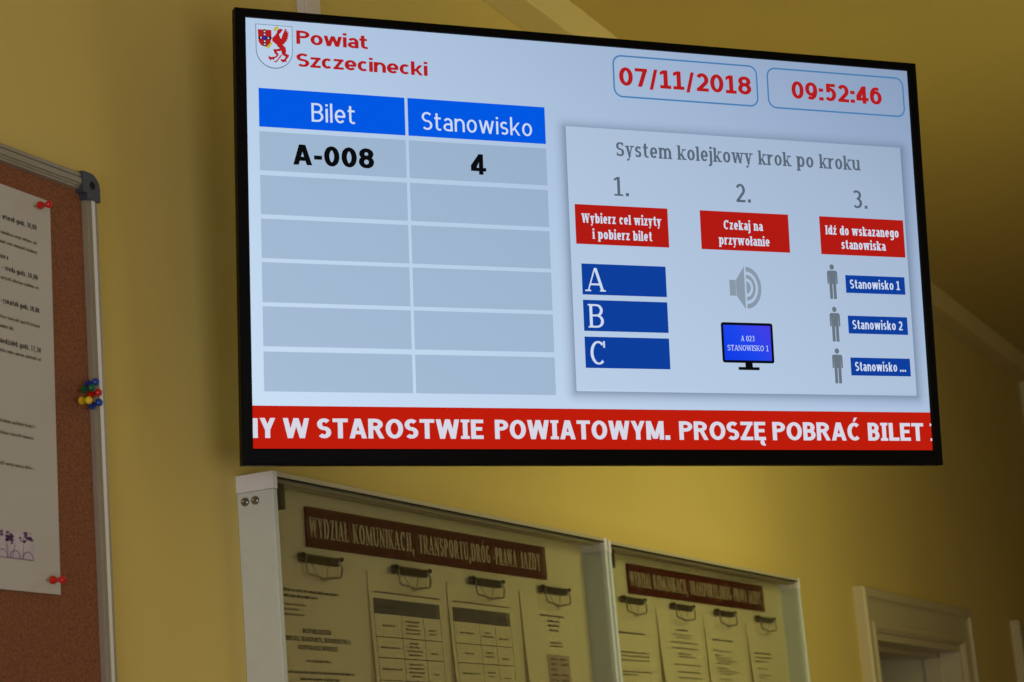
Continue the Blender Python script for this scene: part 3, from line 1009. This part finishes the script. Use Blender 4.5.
d_q2 = para(4, (86, 146, 38), [(62, 170, 46, 3), (80, 160, 51, 3), (52, 190, 60, 2), (52, 190, 70, 2), (82, 150, 80, 2), (86, 166, 85, 2), (54, 190, 99, 2), (68, 184, 112, 1), (68, 190, 122, 2), (64, 190, 132, 2)])
d_q3 = para(5, (36, 150, 46), [(30, 66, 65, 1), (70, 134, 66, 2), (38, 70, 74, 2), (44, 126, 79, 2), (50, 162, 84, 2), (44, 124, 89, 2), (40, 104, 98, 2), (48, 164, 103, 2), (50, 132, 108, 2), (50, 120, 118, 2), (40, 170, 132, 1)])
d_q4 = para(6, (26, 130, 62), [(26, 136, 70, 2), (26, 110, 78, 2), (34, 92, 92, 2), (36, 124, 104, 2), (36, 80, 109, 2)])
g1 = 'printed sheets in the nearer cabinet'
g2 = 'printed sheets in the farther cabinet'
YB = -.0116
sheet('notice_sheet', 'cream ordinance sheet with centred bold heading, leftmost in the nearer cabinet', 'paper', g1, 2.083, 2.0005, 210, 297, PM, d_ordinance, YB, .004)
sheet('notice_sheet', 'sheet with grey-headed three-column table of stacked lines, second from left in nearer cabinet', 'paper', g1, 2.3245, 1.9985, 215, 297, PM, d_table, YB, .012)
sheet('notice_sheet', 'sheet with a grey-headed table of short entries, third from left in nearer cabinet', 'paper', g1, 2.5487, 1.9985, 214, 297, PM, d_table2, YB, .014)
sheet('notice_sheet', 'sheet with a pinkish printed column, rightmost in the nearer cabinet', 'paper', g1, 2.7865, 2.0005, 200, 297, PM, d_column, YB, .016)
sheet('notice_sheet', 'text sheet under the leftmost clip of the farther cabinet', 'paper', g2, 3.117, 2.0055, 210, 297, PM, d_q1, YB, .006)
sheet('notice_sheet', 'text sheet with short centred heading, second from left in farther cabinet', 'paper', g2, 3.3407, 2.0065, 214, 297, PM, d_q2, YB, .020)
sheet('notice_sheet', 'text sheet with indented paragraphs, third from left in farther cabinet', 'paper', g2, 3.5766, 2.0045, 210, 297, PM, d_q3, YB, .010)
sheet('notice_sheet', 'text sheet with sparse lines, rightmost in the farther cabinet', 'paper', g2, 3.813, 2.0035, 205, 297, PM, d_q4, YB, .018)

# --- bulldog clips
def clip(x0, z0, w, label, group):
    c = thing('bulldog_clip', label, 'clip', (x0, -.0125, z0), group)
    bm = bmesh.new()
    prism_x(bm, [(0, -.0060), (-.0030, -.0066), (-.0085, .0010), (-.0080, .0034), (-.0015, .0050), (0, .0044)], 0, w)
    from_bm('spring_bar', bm, M_clip, c, bevel=.0005, seg=1)
    for x in (0.0, w):                                 # dark rolled ends
        bm = bmesh.new()
        tube(bm, [(x - .0016, -.0075, .0022), (x + .0016, -.0075, .0022)], .0030, 10)
        from_bm('rolled_end', bm, M_hole, c)
    bm = bmesh.new()
    P = [(.013, -.0082, .000), (.009, -.0105, -.010), (.007, -.0125, -.0205), (.012, -.013, -.0225), (.030, -.0134, -.0235), (.044, -.0136, -.0255), (.052, -.0137, -.0262), (.060, -.0136, -.0255),
         (.074, -.0134, -.0235), (.090, -.013, -.0225), (.096, -.0125, -.0205), (.1035, -.0105, -.011), (.1035, -.0098, -.006), (.098, -.0082, .000)]
    tube(bm, [((x - .008) * w / .1, y, z) for x, y, z in P], .0016, 8)
    from_bm('wire_handle', bm, M_wire, c, smooth=True)
    bm = bmesh.new()
    P = [(.030, -.0012, -.008), (.043, -.0035, -.022), (.052, -.004, -.029), (.056, -.004, -.029), (.064, -.0035, -.022), (.076, -.0012, -.008)]
    tube(bm, [((x - .004) * w / .105, y - .004, z) for x, y, z in P], .0005, 6)
    from_bm('rear_wire', bm, M_inkl, c, smooth=True)
    return c
names1 = ['steel bulldog clip holding the leftmost sheet of the nearer cabinet', 'steel bulldog clip holding the second sheet of the nearer cabinet',
          'steel bulldog clip holding the third sheet of the nearer cabinet', 'steel bulldog clip holding the rightmost sheet of the nearer cabinet']
for (x, z, w), nm in zip(((2.1530, 2.0035, .092), (2.389, 2.0055, .095), (2.617, 2.0055, .098), (2.8555, 2.0080, .097)), names1):
    clip(x, z, w, nm, 'bulldog clips in the nearer cabinet')
for (x, z, w), nm in zip(((3.178, 2.0105, .095), (3.408, 2.0115, .100), (3.634, 2.0120, .100), (3.868, 2.0115, .100)), names1):
    clip(x, z, w, nm.replace('nearer', 'farther'), 'bulldog clips in the farther cabinet')

# ------------------------------------------------------------------ cork board
BX0, BX1, BZ0, BZ1 = .57, 1.7655, 1.48, 2.3885
cb = thing('cork_board', 'brown cork noticeboard with aluminium frame on the wall at far left', 'cork board', (BX0, 0, BZ0))
W_, H_ = BX1 - BX0, BZ1 - BZ0
box_obj('cork_panel', (.004, W_ - .004, -.011, -.002, .004, H_ - .004), M_cork, cb)
fp = [(0, 0), (-.0165, 0), (-.0190, .0020), (-.0190, .0064), (-.0172, .0068), (-.0172, .0080), (-.0200, .0084), (-.0200, .0150), (-.0178, .0156), (-.0178, .0176), (-.0160, .0182), (-.0160, .0205), (-.0112, .0215), (0, .0215)]
fp = [(y, d * .88) for y, d in fp]
cb.rotation_euler = (0, -.008, 0)
ct, sn = math.cos(-.008), math.sin(-.008)
cb.location = (BX1 - (ct * W_ + sn * H_), 0, BZ1 - (-sn * W_ + ct * H_))
def rail(nm, kind):
    bm = bmesh.new()
    c0 = .013
    if kind in 'tb':
        prism_x(bm, [(y, (H_ - d) if kind == 't' else d) for y, d in fp], c0, W_ - c0)
    else:
        prism_x(bm, fp, c0, H_ - c0)
        for q in bm.verts:
            x, y, z = q.co
            q.co = ((W_ - z) if kind == 'r' else z, y, x)
    for f in bm.faces:                  # lit stripe painted on uprights' middle facet, shade painted in top/bottom rails' groove
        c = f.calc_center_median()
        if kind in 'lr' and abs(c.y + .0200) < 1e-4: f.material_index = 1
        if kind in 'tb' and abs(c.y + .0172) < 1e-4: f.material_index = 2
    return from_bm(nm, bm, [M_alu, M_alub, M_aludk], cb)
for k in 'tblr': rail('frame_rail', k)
for sx, sz in ((0, 0), (1, 0), (0, 1), (1, 1)):
    bm = bmesh.new()
    n, R0, L_ = 8, .016, .030
    pr = [(0, L_), (0, R0)] + [(R0 - R0 * math.cos(a * PI / 2 / n), R0 - R0 * math.sin(a * PI / 2 / n)) for a in range(1, n + 1)] + [(L_, 0), (L_, .0235), (.0235, .0235), (.0235, L_)]
    a = [bm.verts.new((x - .0012, 0, z - .0012)) for x, z in pr]
    b = [bm.verts.new((x - .0012, -.0215, z - .0012)) for x, z in pr]
    m = len(pr)
    for i in range(m): bm.faces.new([a[i], a[(i + 1) % m], b[(i + 1) % m], b[i]])
    bm.faces.new(a); bm.faces.new(b[::-1])
    for q in bm.verts:
        if sx: q.co.x = W_ - q.co.x
        if sz: q.co.z = H_ - q.co.z
    cap = from_bm('corner_cap', bm, M_cap, cb)
    bm = bmesh.new()
    cx, cz = (W_ - .0125 if sx else .0125), (H_ - .0125 if sz else .0125)
    lathe(bm, [(.0045, 0), (.0045, .0006), (.003, .0008)], Matrix.Translation((cx, -.0214, cz)) @ Matrix.Rotation(PI / 2, 4, 'X'), 16)
    from_bm('screw_hole', bm, M_hole, cap)

def d_meetings(s, w, h):
    kw = dict(h=.092, v=.06, serif=True, X=.74)
    def bold(t, a, b, v, c=5.4): s.text(1, 1, t, a, b, v, c, **kw)
    def row(v, a, b, m=2): fake(s, m, a, b, v, 2.7, (5, 10))
    random.seed(21)
    fake(s, 1, 40, 215, 24, 5)
    bold('– wtorek godz. 10,00', 214, 273, 37)
    row(53, 60, 273); row(63, 60, 273)
    fake(s, 1, 150, 226, 79, 3.6)
    bold('– środa godz. 10,00', 216, 273, 91)
    row(101, 50, 274)
    bold('– czwartek godz. 10,00', 212, 274, 126)
    row(142, 60, 274); row(152, 60, 232)
    bold('poniedziałek godz. 17,30', 202, 275, 168)
    row(177, 60, 275)
    for v, b in ((249, 262), (261, 260), (292, 259)): row(v, 50, b, 2)
    # violet picture strip at the foot
    s.rect(60, 356, 256, 384, 4, 1, 24)
    random.seed(5)
    for k in range(26):
        u, v = random.uniform(70, 250), random.uniform(359, 370)
        for _ in range(6):
            s.ell(u + random.uniform(-5, 5), v + random.uniform(-2, 3), random.uniform(.8, 3), random.uniform(.7, 1.8), 3, 2, n=9)
    for k in range(6):
        s.ell(246 + random.uniform(-8, 9), 361 + random.uniform(-2, 3), 3.0, 1.5, 3, 2, n=9)
    for k in range(14):
        u = 70 + 13 * k
        s.poly([(u, 369), (u + .6, 369), (u - 4 + (k % 3) * 3, 383), (u - 4.6 + (k % 3) * 3, 383)], 3, 2)
    for k in range(9):
        s.ring(86 + 20 * k, 383, 7.5, 8.3, 3, 2, 180, 360, .9, 12)
    s.rect(60, 383.3, 254, 384, 3, 2, 24)
sheet('notice_sheet', 'large white notice with meeting times pinned on the cork board', 'paper', None, 1.3935, 2.3455, 297, 415, [M_paper, M_ink, M_inkg, M_violet, M_purple], d_meetings, -.0122, .003, -.0005, -4.5)

def pin(p0, p1, colour, label, group):
    """push pin with its needle in the cork; p0 inner flange, p1 outer flange (world)."""
    p0, p1 = Vector(p0), Vector(p1)
    d = (p1 - p0).normalized()
    L = (p1 - p0).length
    c = thing('push_pin', label, 'push pin', p0, group)
    Mx = d.to_track_quat('Z', 'Y').to_matrix().to_4x4()
    bm = bmesh.new()
    e = L / .0165
    prof = [(.0006, -.0016), (.0040, -.0012), (.0043, .0), (.0041, .0014), (.0028, .0030), (.0022, .0060 * e), (.0023, .0095 * e), (.0030, .0120 * e), (.0039, .0140 * e), (.0041, .0160 * e), (.0034, .0176 * e), (.0006, .0182 * e)]
    lathe(bm, prof, Mx, 18)
    from_bm('pin_head', bm, PINC[colour], c)
    bm = bmesh.new()
    k = (abs(p0.y) - .0085) / abs(d.y)
    lathe(bm, [(.00055, -.0014), (.00055, -k), (.0001, -k - .002)], Mx, 8)
    from_bm('needle', bm, M_steel, c)
PG = 'loose cluster of push pins by the frame'
pin((1.6614, -.022, 2.3321), (1.6589, -.036, 2.3297), 'red', 'red push pin in the top right corner of the white notice', None)
pin((1.6625, -.022, 1.9423), (1.6610, -.036, 1.9410), 'red', 'red push pin in the bottom right corner of the white notice', None)
pin((1.7302, -.024, 2.1523), (1.7245, -.038, 2.1517), 'blue', 'upper blue push pin at the top of the cluster near the frame', PG)
pin((1.7230, -.024, 2.1455), (1.7172, -.038, 2.1443), 'green', 'green push pin in the cluster near the frame', PG)
pin((1.7342, -.024, 2.1416), (1.7285, -.038, 2.1409), 'red', 'red push pin in the middle of the cluster near the frame', PG)
pin((1.7178, -.024, 2.1328), (1.7111, -.038, 2.1300), 'yellow', 'yellow push pin at the left of the cluster near the frame', PG)
pin((1.7357, -.024, 2.1298), (1.7290, -.038, 2.1305), 'blue', 'lower blue push pin at the bottom of the cluster near the frame', PG)

# ------------------------------------------------------------------ light
def area(name, loc, to, size, power, col, sizey=None, spread=180):
    l = bpy.data.lights.new(name, 'AREA')
    l.energy = power
    l.color = col
    l.size = size
    l.spread = math.radians(spread)
    if sizey:
        l.shape = 'RECTANGLE'; l.size_y = sizey
    o = bpy.data.objects.new(name, l)
    COL.objects.link(o)
    o.location = loc
    o.rotation_euler = (Vector(to) - Vector(loc)).to_track_quat('-Z', 'Y').to_euler()
    return o
YW = (1.0, .96, .50)
area('corridor_window_light', (-2.3, -1.6, 1.4), (1.5, -.4, 1.9), 1.5, 24.0, (.91, .97, 1.32), 1.3)
area('upper_key_light', (3.4, -1.7, 2.45), (3.5, 0, 2.0), .8, 2.8, YW, .8)  # key lamp added out of view to light the wall from above
area('near_key_light', (3.5, -1.15, 2.5), (3.65, 0, 1.9), .4, 1.65, YW, .4, 130)  # extra key added nearer the wall, outside the view
area('low_fill_light', (3.2, -1.6, .8), (3.3, 0, 2.1), .7, 1.1, YW, .7, 100)  # unseen lamp added low down to lift the wall tone
area('soft_fill_light', (-.45, -2.9, 1.4), (1.4, 0, 2.0), 1.2, 21.5, (.96, .99, 1.28), 1.2)
area('ceiling_fill_light', (3.6, -2.2, 2.2), (4.2, -1.6, 3.03), .5, 1.3, YW, .5, 150)  # added lamp facing up to brighten the ceiling, no fitting modelled
area('middle_key_light', (3.3, -1.7, 2.1), (3.4, 0, 2.1), .8, .9, YW, .8, 110)  # further key added at cabinet height, out of view
w = bpy.data.worlds.new('world')
SC.world = w
w.use_nodes = True
w.node_tree.nodes['Background'].inputs[0].default_value = (.9, .95, 1, 1)
w.node_tree.nodes['Background'].inputs[1].default_value = .1
SC.view_settings.view_transform = 'Standard'
SC.view_settings.look = 'None'
SC.view_settings.exposure = 0
SC.view_settings.gamma = 1
